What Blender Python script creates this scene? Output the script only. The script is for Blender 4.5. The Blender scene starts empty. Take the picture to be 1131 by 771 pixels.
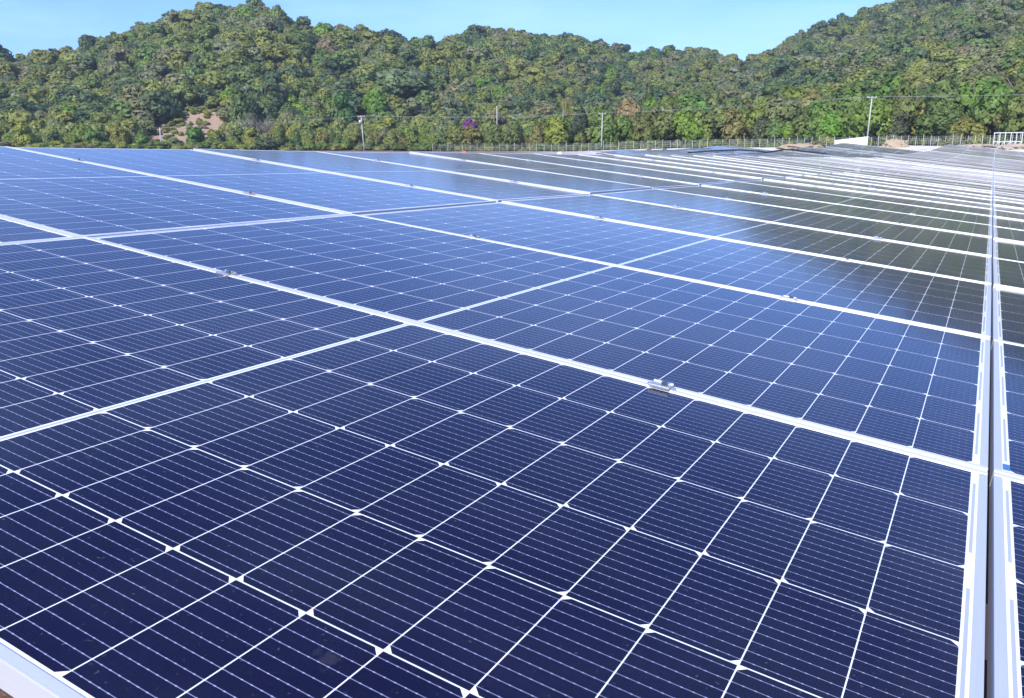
import bpy, bmesh, math, random
import numpy as np
from mathutils import Vector, Matrix, noise

SC = bpy.context.scene
COL = SC.collection
RNG = random.Random(7)
NR = np.random.default_rng(11)
rad = math.radians

# ------------------------------------------------------------------ camera, sky, sun, exposure
CAM = Vector((-0.0471, -0.3155, 1.8390))
CM = Matrix(((0.87344475, -0.10700353, 0.47502054),
             (0.48692326, 0.19194333, -0.85209359),
             (0.0, 0.97555523, 0.21975440)))
FPX = 930.06                                   # focal length in pixels of the 1131 px wide photograph
cd = bpy.data.cameras.new('camera')
cam = bpy.data.objects.new('camera', cd)
COL.objects.link(cam)
cam.matrix_world = Matrix.Translation(CAM) @ CM.to_4x4()
cd.sensor_width = 36.0
cd.lens = FPX / 1131.0 * 36.0
cd.clip_start = 0.02
cd.clip_end = 8000
SC.camera = cam

SUN_DIR = Vector((0.02, -0.76, 0.65)).normalized()      # towards the sun: behind the camera, along the rows
SUN_EL = math.asin(SUN_DIR.z)
SUN_AZ = math.atan2(SUN_DIR.x, SUN_DIR.y)
w = bpy.data.worlds.new('World')
SC.world = w
w.use_nodes = True
nt = w.node_tree
bg = nt.nodes['Background']
sky = nt.nodes.new('ShaderNodeTexSky')
sky.sky_type = 'NISHITA'
sky.sun_disc = False
sky.sun_elevation = SUN_EL
sky.sun_rotation = SUN_AZ
sky.altitude = 200
sky.air_density = 1.0
sky.dust_density = 0.25
sky.ozone_density = 2.0
# faint high cirrus
tc = nt.nodes.new('ShaderNodeTexCoord')
mp = nt.nodes.new('ShaderNodeMapping')
mp.inputs['Scale'].default_value = (1.6, 1.6, 9.0)
mp.inputs['Rotation'].default_value = (0.1, 0.16, 0.5)
cn = nt.nodes.new('ShaderNodeTexNoise')
cn.inputs['Scale'].default_value = 1.7
cn.inputs['Detail'].default_value = 7
cn.inputs['Roughness'].default_value = 0.55
cr = nt.nodes.new('ShaderNodeMapRange')
cr.inputs['From Min'].default_value = 0.42
cr.inputs['From Max'].default_value = 0.80
cr.inputs['To Max'].default_value = 0.65
mixc = nt.nodes.new('ShaderNodeMix')
mixc.data_type = 'RGBA'
mixc.inputs['B'].default_value = (7.5, 8.0, 8.6, 1)
L_ = nt.links.new
L_(tc.outputs['Generated'], mp.inputs['Vector'])
L_(mp.outputs['Vector'], cn.inputs['Vector'])
L_(cn.outputs['Fac'], cr.inputs['Value'])
L_(cr.outputs['Result'], mixc.inputs['Factor'])
L_(sky.outputs['Color'], mixc.inputs['A'])
tint = nt.nodes.new('ShaderNodeMix')
tint.data_type = 'RGBA'
tint.blend_type = 'MULTIPLY'
tint.inputs['Factor'].default_value = 1.0
tint.inputs['B'].default_value = (0.51, 0.75, 1.30, 1)
L_(mixc.outputs['Result'], tint.inputs['A'])
L_(tint.outputs['Result'], bg.inputs['Color'])
bg.inputs['Strength'].default_value = 0.14

sd = bpy.data.lights.new('sun', 'SUN')
sd.energy = 4.2
sd.angle = rad(0.53)
sd.color = (1.0, 0.95, 0.86)
sun = bpy.data.objects.new('sun', sd)
COL.objects.link(sun)
sun.rotation_euler = SUN_DIR.to_track_quat('Z', 'Y').to_euler()
SC.view_settings.view_transform = 'Standard'
SC.view_settings.look = 'None'
SC.view_settings.exposure = 0.6
SC.view_settings.gamma = 1.0
SC.view_settings.use_curve_mapping = False

# ------------------------------------------------------------------ helpers
def tag(o, label=None, cat=None, group=None, kind=None):
    if label: o['label'] = label
    if cat: o['category'] = cat
    if group: o['group'] = group
    if kind: o['kind'] = kind
    return o

def empty(name, loc=(0, 0, 0), rot=(0, 0, 0)):
    o = bpy.data.objects.new(name, None)
    o.empty_display_size = 0.2
    COL.objects.link(o)
    o.location = loc
    o.rotation_euler = rot
    return o

def link(name, me, parent=None, loc=(0, 0, 0), rot=(0, 0, 0)):
    o = bpy.data.objects.new(name, me)
    COL.objects.link(o)
    o.location = loc
    o.rotation_euler = rot
    if parent: o.parent = parent
    return o

class MB:
    def __init__(self):
        self.bm = bmesh.new()
    def box(self, c, s, rot=None, mi=0):
        M = Matrix.Translation(c)
        if rot is not None: M = M @ rot.to_4x4()
        g = bmesh.ops.create_cube(self.bm, size=1.0, matrix=M @ Matrix.Diagonal((s[0], s[1], s[2], 1)))
        for f in {f for v in g['verts'] for f in v.link_faces}: f.material_index = mi
        return g['verts']
    def bar(self, a, b, wx, wy, mi=0):
        a, b = Vector(a), Vector(b)
        d = b - a
        q = d.to_track_quat('Z', 'Y').to_matrix()
        return self.box((a + b) / 2, (wx, wy, d.length), q, mi)
    def tube(self, pts, rs, seg=8, cap=True, mi=0):
        pts = [Vector(p) for p in pts]
        if not isinstance(rs, (list, tuple)): rs = [rs] * len(pts)
        rings = []
        up0 = Vector((0.31, 0.95, 0.05))
        for i, p in enumerate(pts):
            d = (pts[min(i + 1, len(pts) - 1)] - pts[max(i - 1, 0)]).normalized()
            a = d.cross(up0)
            if a.length < 1e-3: a = d.cross(Vector((1, 0, 0)))
            a.normalize()
            b = d.cross(a)
            rings.append([self.bm.verts.new(p + rs[i] * (math.cos(t) * a + math.sin(t) * b))
                          for t in [2 * math.pi * k / seg for k in range(seg)]])
        for r0, r1 in zip(rings, rings[1:]):
            for k in range(seg):
                f = self.bm.faces.new((r0[k], r0[(k + 1) % seg], r1[(k + 1) % seg], r1[k]))
                f.smooth = True
                f.material_index = mi
        if cap:
            for r in (rings[0], rings[-1]):
                f = self.bm.faces.new(r)
                f.material_index = mi
    def bevel(self, w, seg=1):
        bmesh.ops.bevel(self.bm, geom=[e for e in self.bm.edges if len(e.link_faces) == 2 and e.calc_face_angle(0) > 0.6],
                        offset=w, segments=seg, profile=0.6, affect='EDGES')
    def mesh(self, name, mats):
        bmesh.ops.recalc_face_normals(self.bm, faces=self.bm.faces)
        me = bpy.data.meshes.new(name)
        self.bm.to_mesh(me)
        self.bm.free()
        for m in (mats if isinstance(mats, (list, tuple)) else [mats]): me.materials.append(m)
        return me
    def obj(self, name, mats, parent=None, loc=(0, 0, 0), rot=(0, 0, 0)):
        return link(name, self.mesh(name, mats), parent, loc, rot)

# node helper
class NT:
    def __init__(self, name):
        self.m = bpy.data.materials.new(name)
        self.m.use_nodes = True
        self.t = self.m.node_tree
        self.b = self.t.nodes['Principled BSDF']
        self.out = self.t.nodes['Material Output']
    def n(self, typ, **kw):
        nd = self.t.nodes.new('ShaderNode' + typ)
        for k, v in kw.items(): setattr(nd, k, v)
        return nd
    def _in(self, sock, v):
        if isinstance(v, bpy.types.NodeSocket): self.t.links.new(v, sock)
        else: sock.default_value = v
    def math(self, op, a, b=None, c=None, clamp=False):
        nd = self.n('Math', operation=op, use_clamp=clamp)
        self._in(nd.inputs[0], a)
        if b is not None: self._in(nd.inputs[1], b)
        if c is not None: self._in(nd.inputs[2], c)
        return nd.outputs[0]
    def mix(self, f, a, b):
        nd = self.n('Mix', data_type='RGBA')
        self._in(nd.inputs['Factor'], f)
        self._in(nd.inputs['A'], a)
        self._in(nd.inputs['B'], b)
        return nd.outputs['Result']
    def noise(self, scale, detail=3, rough=0.5, vec=None, out='Fac'):
        nd = self.n('TexNoise')
        nd.inputs['Scale'].default_value = scale
        nd.inputs['Detail'].default_value = detail
        nd.inputs['Roughness'].default_value = rough
        if vec is not None: self.t.links.new(vec, nd.inputs['Vector'])
        return nd.outputs[out]
    def ramp(self, v, a, b, lo=0.0, hi=1.0):
        nd = self.n('MapRange')
        self._in(nd.inputs['Value'], v)
        nd.inputs['From Min'].default_value = a
        nd.inputs['From Max'].default_value = b
        nd.inputs['To Min'].default_value = lo
        nd.inputs['To Max'].default_value = hi
        return nd.outputs['Result']
    def set(self, **kw):
        for k, v in kw.items(): self._in(self.b.inputs[k.replace('_', ' ')], v)
        return self.m

def C(r, g, b): return (r, g, b, 1.0)

def plain(name, col, rough=0.6, metal=0.0, var=0.25, scale=6.0, bump=0.0):
    M = NT(name)
    co = M.n('TexCoord').outputs['Object']
    f = M.noise(scale, 5, 0.6, co)
    a = tuple(c * (1 - var) for c in col)
    b = tuple(min(1, c * (1 + var)) for c in col)
    M.set(Base_Color=M.mix(f, C(*a), C(*b)), Roughness=rough, Metallic=metal)
    if bump:
        bp = M.n('Bump')
        bp.inputs['Strength'].default_value = bump
        M.t.links.new(f, bp.inputs['Height'])
        M.t.links.new(bp.outputs['Normal'], M.b.inputs['Normal'])
    return M.m

# ------------------------------------------------------------------ panel dimensions (metres)
PL, PW = 2.278, 1.158            # panel length (across the table) and width (along the row)
PITCH = 1.1777                   # row to row
GAP = 0.020
RGAP = 0.008
TAU = rad(6.939)                 # tilt of the tables, falling to the right
TOP = 1.35                       # height of the panel tops at the gap

def mat_cells():
    M = NT('solar_cells')
    uv = M.n('UVMap')
    uv.uv_map = 'UVMap'
    sp = M.n('SeparateXYZ')
    M.t.links.new(uv.outputs['UV'], sp.inputs[0])
    U, V = sp.outputs[0], sp.outputs[1]
    m = M.math
    x = m('ABSOLUTE', m('SUBTRACT', U, PL / 2))
    c0, pu, cu = 0.006, 0.0925, 0.091
    t = m('DIVIDE', m('SUBTRACT', x, c0), pu)
    lx = m('ABSOLUTE', m('MULTIPLY', m('SUBTRACT', m('FRACT', t), 0.5), pu))
    inx = m('MULTIPLY', m('LESS_THAN', lx, cu / 2), m('MULTIPLY', m('GREATER_THAN', t, 0.0), m('LESS_THAN', t, 12.0)))
    mv = 0.0165
    pv = (PW - 2 * mv) / 6
    cv = pv - 0.0020
    s = m('DIVIDE', m('SUBTRACT', V, mv), pv)
    lys = m('MULTIPLY', m('SUBTRACT', m('FRACT', s), 0.5), pv)
    ly = m('ABSOLUTE', lys)
    iny = m('MULTIPLY', m('LESS_THAN', ly, cv / 2), m('MULTIPLY', m('GREATER_THAN', s, 0.0), m('LESS_THAN', s, 6.0)))
    cham0 = m('GREATER_THAN', m('ADD', lx, ly), cu / 2 + cv / 2 - 0.0080)
    par = m('MODULO', m('FLOOR', s), 2.0)
    side = m('MULTIPLY', m('SUBTRACT', m('FRACT', t), 0.5), m('SUBTRACT', 1.0, m('MULTIPLY', par, 2.0)))
    cham = m('SUBTRACT', 1.0, m('MULTIPLY', cham0, m('GREATER_THAN', side, 0.0)))
    cell = m('MULTIPLY', m('MULTIPLY', inx, iny), cham)
    # ten bus bars per cell with solder pads
    pb = cv / 10
    bb = m('MULTIPLY', m('ABSOLUTE', m('SUBTRACT', m('FRACT', m('DIVIDE', m('ADD', lys, cv / 2), pb)), 0.5)), pb)
    wire = m('MULTIPLY', m('LESS_THAN', bb, 0.00042), cell)
    pp = cu / 8
    pd = m('MULTIPLY', m('ABSOLUTE', m('SUBTRACT', m('FRACT', m('DIVIDE', m('ADD', lx, pp / 2), pp)), 0.5)), pp)
    pad = m('MULTIPLY', m('MULTIPLY', m('LESS_THAN', bb, 0.0007), m('LESS_THAN', pd, 0.0011)), cell)
    # fine fingers, very faint
    fg = m('LESS_THAN', m('FRACT', m('DIVIDE', U, 0.00125)), 0.06)
    # ribbons at the centre and at the ends
    r1 = m('LESS_THAN', x, 0.0026)
    r2 = m('LESS_THAN', m('ABSOLUTE', m('SUBTRACT', x, 1.1208)), 0.0021)
    seg = m('LESS_THAN', m('ABSOLUTE', m('SUBTRACT', m('FRACT', m('DIVIDE', s, 2.0)), 0.5)), 0.36)
    rib = m('MULTIPLY', m('MAXIMUM', r1, m('MULTIPLY', r2, seg)), m('SUBTRACT', 1.0, cell))
    # per-cell and fine variation
    cid = M.n('CombineXYZ')
    M.t.links.new(m('FLOOR', m('DIVIDE', U, pu)), cid.inputs[0])
    M.t.links.new(m('FLOOR', s), cid.inputs[1])
    wn = M.n('TexWhiteNoise')
    M.t.links.new(cid.outputs[0], wn.inputs['Vector'])
    oi = M.n('ObjectInfo')
    var = m('ADD', m('MULTIPLY', wn.outputs['Value'], 0.35), m('MULTIPLY', oi.outputs['Random'], 0.25))
    grain = M.noise(900, 2, 0.7, uv.outputs['UV'])
    var = m('ADD', var, m('MULTIPLY', m('SUBTRACT', grain, 0.25), 0.9))
    ccol = M.mix(var, C(0.0022, 0.0017, 0.0150), C(0.0042, 0.0036, 0.030))
    ccol = M.mix(m('MULTIPLY', fg, 0.25), ccol, C(0.25, 0.27, 0.40))
    ccol = M.mix(m('MULTIPLY', wire, 0.8), ccol, C(0.30, 0.31, 0.47))
    ccol = M.mix(m('MULTIPLY', pad, 0.7), ccol, C(0.42, 0.43, 0.60))
    col = M.mix(cell, C(0.80, 0.80, 0.79), ccol)
    col = M.mix(rib, col, C(0.40, 0.42, 0.47))
    # dust film: even grains of tan dust; a long slanting look passes more of them
    co = M.n('TexCoord').outputs['Object']
    n1 = M.noise(2.2, 6, 0.62, co)
    n2 = M.noise(9.0, 5, 0.7, co)
    lw = M.n('LayerWeight')
    lw.inputs['Blend'].default_value = 0.5
    cosv = m('MAXIMUM', m('SUBTRACT', 1.0, lw.outputs['Facing']), 0.02)
    tau = m('ADD', 0.00034, m('MULTIPLY', M.ramp(n1, 0.40, 0.75), 0.0004))
    dust = m('SUBTRACT', 1.0, m('POWER', 2.718, m('MULTIPLY', -1.0, m('DIVIDE', tau, m('POWER', cosv, 1.9)))))
    blot = m('MULTIPLY', M.ramp(n2, 0.66, 0.76), M.ramp(n1, 0.50, 0.62))
    drift = m('MULTIPLY', M.ramp(U, PL - 0.16, PL - 0.01), M.ramp(n2, 0.35, 0.7))
    dust = m('ADD', dust, m('ADD', m('MULTIPLY', blot, 0.07), m('MULTIPLY', drift, 0.035)), clamp=True)
    n3 = M.noise(170, 2, 0.5, co)
    dust = m('ADD', dust, m('MULTIPLY', M.ramp(n3, 0.70, 0.76), 0.10), clamp=True)
    n4 = M.noise(5.5, 8, 0.75, co)
    dust = m('ADD', dust, m('MULTIPLY', M.ramp(n4, 0.50, 0.80), 0.010), clamp=True)
    rough = m('ADD', 0.085, m('ADD', m('MULTIPLY', n1, 0.05), m('MULTIPLY', blot, 0.15)))
    M.set(Base_Color=col, Roughness=rough, IOR=1.26)
    bp = M.n('Bump')
    bp.inputs['Strength'].default_value = 0.02
    bp.inputs['Distance'].default_value = 0.02
    M.t.links.new(M.noise(1.7, 2, 0.5, co), bp.inputs['Height'])
    M.t.links.new(bp.outputs['Normal'], M.b.inputs['Normal'])
    df = M.n('BsdfDiffuse')
    df.inputs['Color'].default_value = C(0.52, 0.49, 0.46)
    ms = M.n('MixShader')
    M._in(ms.inputs[0], dust)
    M.t.links.new(M.b.outputs[0], ms.inputs[1])
    M.t.links.new(df.outputs[0], ms.inputs[2])
    M.t.links.new(ms.outputs[0], M.out.inputs['Surface'])
    return M.m

def mat_frame():
    M = NT('anodised_frame')
    uv = M.n('UVMap')
    uv.uv_map = 'UVMap'
    mp = M.n('Mapping')
    mp.inputs['Scale'].default_value = (3, 260, 1)
    M.t.links.new(uv.outputs['UV'], mp.inputs['Vector'])
    st = M.noise(3, 4, 0.6, mp.outputs['Vector'])
    co = M.n('TexCoord').outputs['Object']
    sm = M.noise(14, 5, 0.65, co)
    col = M.mix(st, C(0.56, 0.56, 0.57), C(0.70, 0.70, 0.70))
    col = M.mix(M.ramp(sm, 0.6, 0.75, 0, 0.25), col, C(0.55, 0.53, 0.50))
    tn = M.n('Tangent')
    tn.direction_type = 'UV_MAP'
    tn.uv_map = 'UVMap'
    M.set(Base_Color=col, Metallic=0.40, Roughness=0.52, Anisotropic=0.62, Anisotropic_Rotation=0.25, Tangent=tn.outputs[0])
    return M.m

MAT_CELL = mat_cells()
MAT_FRAME = mat_frame()
MAT_GALV = plain('galvanised_steel', (0.42, 0.43, 0.45), 0.45, 0.6, 0.2, 9)
MAT_CLAMP = plain('clamp_aluminium', (0.55, 0.55, 0.57), 0.35, 0.75, 0.1, 30)
MAT_BOLT = plain('bolt_steel', (0.22, 0.22, 0.23), 0.4, 0.9, 0.15, 40)
MAT_CONC = plain('pole_concrete', (0.42, 0.41, 0.39), 0.85, 0.0, 0.18, 3)
MAT_WHITE = plain('white_paint', (0.72, 0.72, 0.72), 0.6, 0.0, 0.06, 2)
MAT_STAND = plain('weathered_white_paint', (0.52, 0.52, 0.52), 0.6, 0.0, 0.15, 3)
MAT_BLACK = plain('black_plastic', (0.03, 0.03, 0.035), 0.5, 0.0, 0.2, 5)
MAT_WIRE = plain('fence_wire', (0.50, 0.50, 0.50), 0.6, 0.1, 0.1, 5)
MAT_CABLE = plain('bare_conductor', (0.40, 0.40, 0.39), 0.5, 0.3, 0.1, 5)
MAT_POST = plain('fence_post_concrete', (0.50, 0.48, 0.45), 0.85, 0.0, 0.2, 4)

# ------------------------------------------------------------------ the lie of the land
def raydir(x, y):
    d = CM @ Vector(((x - 565.5) / FPX, -(y - 385.5) / FPX, -1.0))
    return d.normalized()
def az_of(x, y=160):
    d = raydir(x, y)
    return math.degrees(math.atan2(d.x, d.y))
def tanel(x, y):
    d = raydir(x, y)
    return d.z / math.hypot(d.x, d.y)

RIDGE_PX = [(-260, 70), (-120, 50), (0, 55), (40, 56), (62, 54), (100, 45), (150, 30), (200, 14), (235, 9), (270, 4), (300, 11), (330, 26),
            (345, 29), (375, 28), (400, 30), (430, 36), (450, 43), (485, 45), (500, 36), (530, 28), (560, 34), (600, 39), (640, 43),
            (680, 50), (705, 59), (730, 54), (760, 53), (790, 58), (805, 63), (818, 73), (830, 68), (850, 55), (880, 40), (920, 28),
            (960, 15), (1000, 2), (1040, -12), (1131, -42), (1300, -75), (1500, -60), (1700, 20)]
R_AZ = np.array([az_of(*p) for p in RIDGE_PX])
R_TE = np.array([tanel(*p) for p in RIDGE_PX])
D_AZ = np.array([-90, az_of(330), az_of(470), az_of(520), az_of(700), az_of(812), az_of(832), az_of(1131), 40])
D_D = np.array([400, 400, 420, 500, 540, 540, 600, 640, 640.0])
F_AZ = np.array([-90] + [az_of(x) for x in (430, 640, 800, 960, 1131, 1300)] + [60])
F_D = np.array([216, 215, 205, 195, 178, 165, 160, 160.0])
E_AZ = np.array([-180, -100, -30, az_of(640), az_of(700), az_of(1000), 6, 20, 60, 180])
E_Z = np.array([1, 3.2, 3.4, 3.5, 4.0, 5.4, 5.8, 6, 4, 1.0])

def smooth(t): return t * t * (3 - 2 * t)

def polar(x, y):
    dx, dy = x - CAM.x, y - CAM.y
    return math.hypot(dx, dy), math.degrees(math.atan2(dx, dy))

def ground_z(d, az):
    E = float(np.interp(az, E_AZ, E_Z))
    t = min(max(d - 38, 0), 172) / 162
    z = E * t ** 1.5
    z += 0.03 * min(max(d - 210, 0), 300)
    if d > 45: z += 0.12 * min(1, (d - 45) / 40) * noise.noise(Vector((d * 0.06, az * 0.35, 3.1)))
    return z

def land(d, az):
    z = ground_z(d, az)
    foot = float(np.interp(az, F_AZ, F_D)) + 22
    if d > foot:
        hw = min(1, max(0, (az + 115) / 25)) * min(1, max(0, (55 - az) / 25))
        if hw > 0:
            d1 = float(np.interp(az, D_AZ, D_D))
            zr = CAM.z + float(np.interp(az, R_AZ, R_TE)) * d1 - 7.5
            s = (d - foot) / (d1 - foot)
            b = ground_z(foot, az)
            if s <= 1:
                p = 0.55 * s + 0.45 * smooth(s)
                h = b + (zr - b) * p
                q = 4 * s * (1 - s)
                wx, wy = d * math.sin(rad(az)), d * math.cos(rad(az))
                h += q * (9 * noise.noise(Vector((wx * 0.013, wy * 0.013, 1.7))) + 4.5 * noise.noise(Vector((wx * 0.035, wy * 0.035, 5.2))))
            else:
                h = zr - (d - d1) * 0.35
                h = max(h, b)
            z = z * (1 - hw) + max(h, b) * hw
    return z

def P_at(x, y, d):                       # a point d metres away (on plan) on the line through a place in the photo
    r = raydir(x, y)
    k = d / math.hypot(r.x, r.y)
    return CAM + r * k
def on_ground(x, d):
    p = P_at(x, 160, d)
    return Vector((p.x, p.y, land(d, az_of(x))))
def hit_land(x, y, d0=170, d1=640):
    az, te = az_of(x, y), tanel(x, y)
    d = d0
    while d < d1:
        if land(d, az) + 2 > CAM.z + te * d: break
        d += 2
    return d

SCAR_D = hit_land(207, 132)
SCAR = P_at(207, 140, SCAR_D)
def _sc(x, y, r):
    p = P_at(x, y, hit_land(x, y))
    return (p.x, p.y, r)
SCARS = [_sc(215, 124, 7.0), _sc(212, 132, 9.0), _sc(202, 138, 8.0), _sc(188, 144, 7.0), _sc(174, 151, 6.0), _sc(222, 144, 7.0)]
def scar_f(x, y):
    return max(1 - math.hypot(x - a, (y - b)) / r for a, b, r in SCARS)

def mat_ground():
    M = NT('bare_earth')
    co = M.n('TexCoord').outputs['Object']
    at = M.n('Attribute')
    at.attribute_name = 'pale'
    n1 = M.noise(0.35, 6, 0.6, co)
    n2 = M.noise(14, 6, 0.7, co)
    n3 = M.noise(60, 4, 0.7, co)
    red = M.mix(n2, C(0.085, 0.042, 0.026), C(0.20, 0.110, 0.070))
    red = M.mix(M.ramp(n3, 0.55, 0.7), red, C(0.32, 0.22, 0.14))
    pale = M.mix(n1, C(0.58, 0.54, 0.51), C(0.78, 0.76, 0.74))
    pale = M.mix(M.ramp(n2, 0.5, 0.72), pale, C(0.42, 0.34, 0.26))
    col = M.mix(M.math('MULTIPLY', at.outputs['Fac'], M.ramp(n1, 0.2, 0.4), clamp=True), red, pale)
    bp = M.n('Bump')
    bp.inputs['Strength'].default_value = 0.6
    bp.inputs['Distance'].default_value = 0.05
    M.t.links.new(n2, bp.inputs['Height'])
    M.t.links.new(bp.outputs['Normal'], M.b.inputs['Normal'])
    return M.set(Base_Color=col, Roughness=0.95)

def mat_hill():
    M = NT('forest_floor')
    co = M.n('TexCoord').outputs['Object']
    at = M.n('Attribute')
    at.attribute_name = 'scar'
    n1 = M.noise(0.08, 6, 0.6, co)
    n2 = M.noise(0.7, 6, 0.65, co)
    fl = M.mix(n1, C(0.075, 0.080, 0.030), C(0.15, 0.13, 0.06))
    sc = M.mix(n2, C(0.22, 0.135, 0.085), C(0.44, 0.31, 0.22))
    col = M.mix(M.ramp(M.math('ADD', at.outputs['Fac'], M.math('MULTIPLY', n2, 0.25)), 0.10, 0.22), fl, sc)
    return M.set(Base_Color=col, Roughness=0.95)

def build_land():
    azs = list(np.arange(-180, -88, 6.0)) + list(np.arange(-88, 32, 0.7)) + list(np.arange(32, 180.1, 6.0))
    azs[-1] = 180.0
    ds = [0.0, 1, 2, 4, 7, 11, 16, 22, 28, 34] + list(np.arange(38, 240, 4.0)) + list(np.arange(240, 720, 7.0)) + [760, 850, 1000, 1400, 2200, 4000]
    na, nd = len(azs), len(ds)
    V = np.zeros((na, nd, 3))
    pale = np.zeros((na, nd))
    scar = np.zeros((na, nd))
    for i, a in enumerate(azs):
        sa, ca = math.sin(rad(a)), math.cos(rad(a))
        fd = float(np.interp(a, F_AZ, F_D))
        for j, d in enumerate(ds):
            x, y = CAM.x + d * sa, CAM.y + d * ca
            V[i, j] = (x, y, land(d, a))
            pale[i, j] = min(1, max(0, (d - 25) / 15)) * (1 if d < fd + 4 else 0.0) * min(1, max(0.12, (a + 30) / 8)) * min(1, max(0.12, (22 - a) / 8))
            if 180 < d < 420: scar[i, j] = max(-1, scar_f(x, y))
            else: scar[i, j] = -1
    idx = np.arange(na * nd).reshape(na, nd)
    gf, hf = [], []
    for i in range(na - 1):
        fd = float(np.interp(azs[i], F_AZ, F_D))
        hill_az = -112 < azs[i] < 52
        for j in range(nd - 1):
            q = (int(idx[i, j]), int(idx[i, j + 1]), int(idx[i + 1, j + 1]), int(idx[i + 1, j]))
            if j == 0: q = (q[0], q[1], q[2])
            (hf if hill_az and ds[j] > fd + 6 and ds[j] < 1000 else gf).append(q)
    for name, faces, mat, attr, arr in (('ground', gf, mat_ground(), 'pale', pale), ('hillside', hf, mat_hill(), 'scar', scar)):
        used = sorted({v for f in faces for v in f})
        mapi = {v: k for k, v in enumerate(used)}
        me = bpy.data.meshes.new(name)
        me.from_pydata([tuple(V.reshape(-1, 3)[v]) for v in used], [], [tuple(mapi[v] for v in f[::-1]) for f in faces])
        A = me.attributes.new(attr, 'FLOAT', 'POINT')
        A.data.foreach_set('value', np.array([arr.reshape(-1)[v] for v in used], dtype=np.float32))
        me.materials.append(mat)
        for p in me.polygons: p.use_smooth = True
        o = link(name, me)
        tag(o, {'ground': 'reddish bare earth under the panels, paler dusty ground beyond',
                'hillside': 'steep earth of the hills beneath the forest, with a bare brown slide'}[name], name, kind='structure')
build_land()

# ------------------------------------------------------------------ solar panels
def set_uv_bars(me):
    uvl = me.uv_layers.new(name='UVMap')
    return uvl

def frame_mesh(hi=True):
    """four extruded bars: long ones run the full length, short ones butt between them; local z=0 is the frame top"""
    B = MB()
    H, lip = 0.030, 0.0125
    e = 0.0
    for s in (-1, 1):
        B.box((0, s * (PW / 2 - lip / 2), -H / 2), (PL, lip, H))
        B.box((s * (PL / 2 - lip / 2), 0, -H / 2 - 0.0004), (lip, PW - 2 * lip - 0.001, H - 0.0008))
    if hi: B.bevel(0.0009, 2)
    me = B.mesh('frame', [MAT_FRAME])
    uvl = me.uv_layers.new(name='UVMap')
    for p in me.polygons:
        c = p.center
        longbar = abs(c.y) > PW / 2 - lip - 0.0005
        for li in p.loop_indices:
            v = me.vertices[me.loops[li].vertex_index].co
            uvl.data[li].uv = (v.x, v.y + v.z) if longbar else (v.y, v.x + v.z)
    return me

def cell_mesh():
    me = bpy.data.meshes.new('cell_sheet')
    a, b = PL / 2 - 0.0120, PW / 2 - 0.0120
    z, z2 = -0.0018, -0.006
    vs = [(-a, -b, z), (a, -b, z), (a, b, z), (-a, b, z), (-a, -b, z2), (a, -b, z2), (a, b, z2), (-a, b, z2)]
    fs = [(0, 1, 2, 3), (7, 6, 5, 4), (0, 4, 5, 1), (1, 5, 6, 2), (2, 6, 7, 3), (3, 7, 4, 0)]
    me.from_pydata(vs, [], fs)
    uvl = me.uv_layers.new(name='UVMap')
    for l in me.loops:
        v = me.vertices[l.vertex_index].co
        uvl.data[l.index].uv = (v.x + PL / 2, v.y + PW / 2)
    me.materials.append(MAT_CELL)
    return me

def far_panel_data():
    """one low panel as plain vertex/face/uv/material lists: frame ring, sides and the sheet"""
    a, b, l = PL / 2, PW / 2, 0.0125
    vs = [(-a, -b, 0), (a, -b, 0), (a, b, 0), (-a, b, 0),
          (-a + l, -b + l, 0), (a - l, -b + l, 0), (a - l, b - l, 0), (-a + l, b - l, 0),
          (-a, -b, -.030), (a, -b, -.030), (a, b, -.030), (-a, b, -.030),
          (-a + l, -b + l, -.0018), (a - l, -b + l, -.0018), (a - l, b - l, -.0018), (-a + l, b - l, -.0018)]
    fs = [(0, 1, 5, 4), (1, 2, 6, 5), (2, 3, 7, 6), (3, 0, 4, 7), (8, 9, 1, 0), (9, 10, 2, 1), (10, 11, 3, 2), (11, 8, 0, 3), (11, 10, 9, 8),
          (12, 13, 14, 15)]
    mi = [0] * 9 + [1]
    return vs, fs, mi
FP_V, FP_F, FP_M = far_panel_data()

def far_mesh(name, mats4):
    """panels at the given matrices, as one mesh"""
    V, F, MI, UV = [], [], [], []
    for M in mats4:
        o = len(V)
        V += [tuple(M @ Vector(v)) for v in FP_V]
        for f, m_ in zip(FP_F, FP_M):
            F.append(tuple(o + k for k in f))
            MI.append(m_)
            for k in f:
                v = FP_V[k]
                UV.append((v[0], v[1] + v[2]) if m_ == 0 and f in ((0, 1, 5, 4), (2, 3, 7, 6), (8, 9, 1, 0), (10, 11, 3, 2)) else
                          ((v[1], v[0] + v[2]) if m_ == 0 else (v[0] + PL / 2, v[1] + PW / 2)))
    me = bpy.data.meshes.new(name)
    me.from_pydata(V, [], F)
    me.materials.append(MAT_FRAME)
    me.materials.append(MAT_CELL)
    me.polygons.foreach_set('material_index', MI)
    uvl = me.uv_layers.new(name='UVMap')
    uvl.data.foreach_set('uv', np.array(UV, dtype=np.float32).ravel())
    return me

ORD = ['first', 'second', 'third', 'fourth', 'fifth', 'sixth', 'seventh', 'eighth', 'ninth', 'tenth', 'eleventh', 'twelfth', 'thirteenth',
       'fourteenth', 'fifteenth', 'sixteenth', 'seventeenth', 'eighteenth', 'nineteenth', 'twentieth', 'twenty-first', 'twenty-second',
       'twenty-third', 'twenty-fourth', 'twenty-fifth', 'twenty-sixth', 'twenty-seventh', 'twenty-eighth', 'twenty-ninth', 'thirtieth',
       'thirty-first', 'thirty-second', 'thirty-third', 'thirty-fourth', 'thirty-fifth']
NROW = 34
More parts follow.
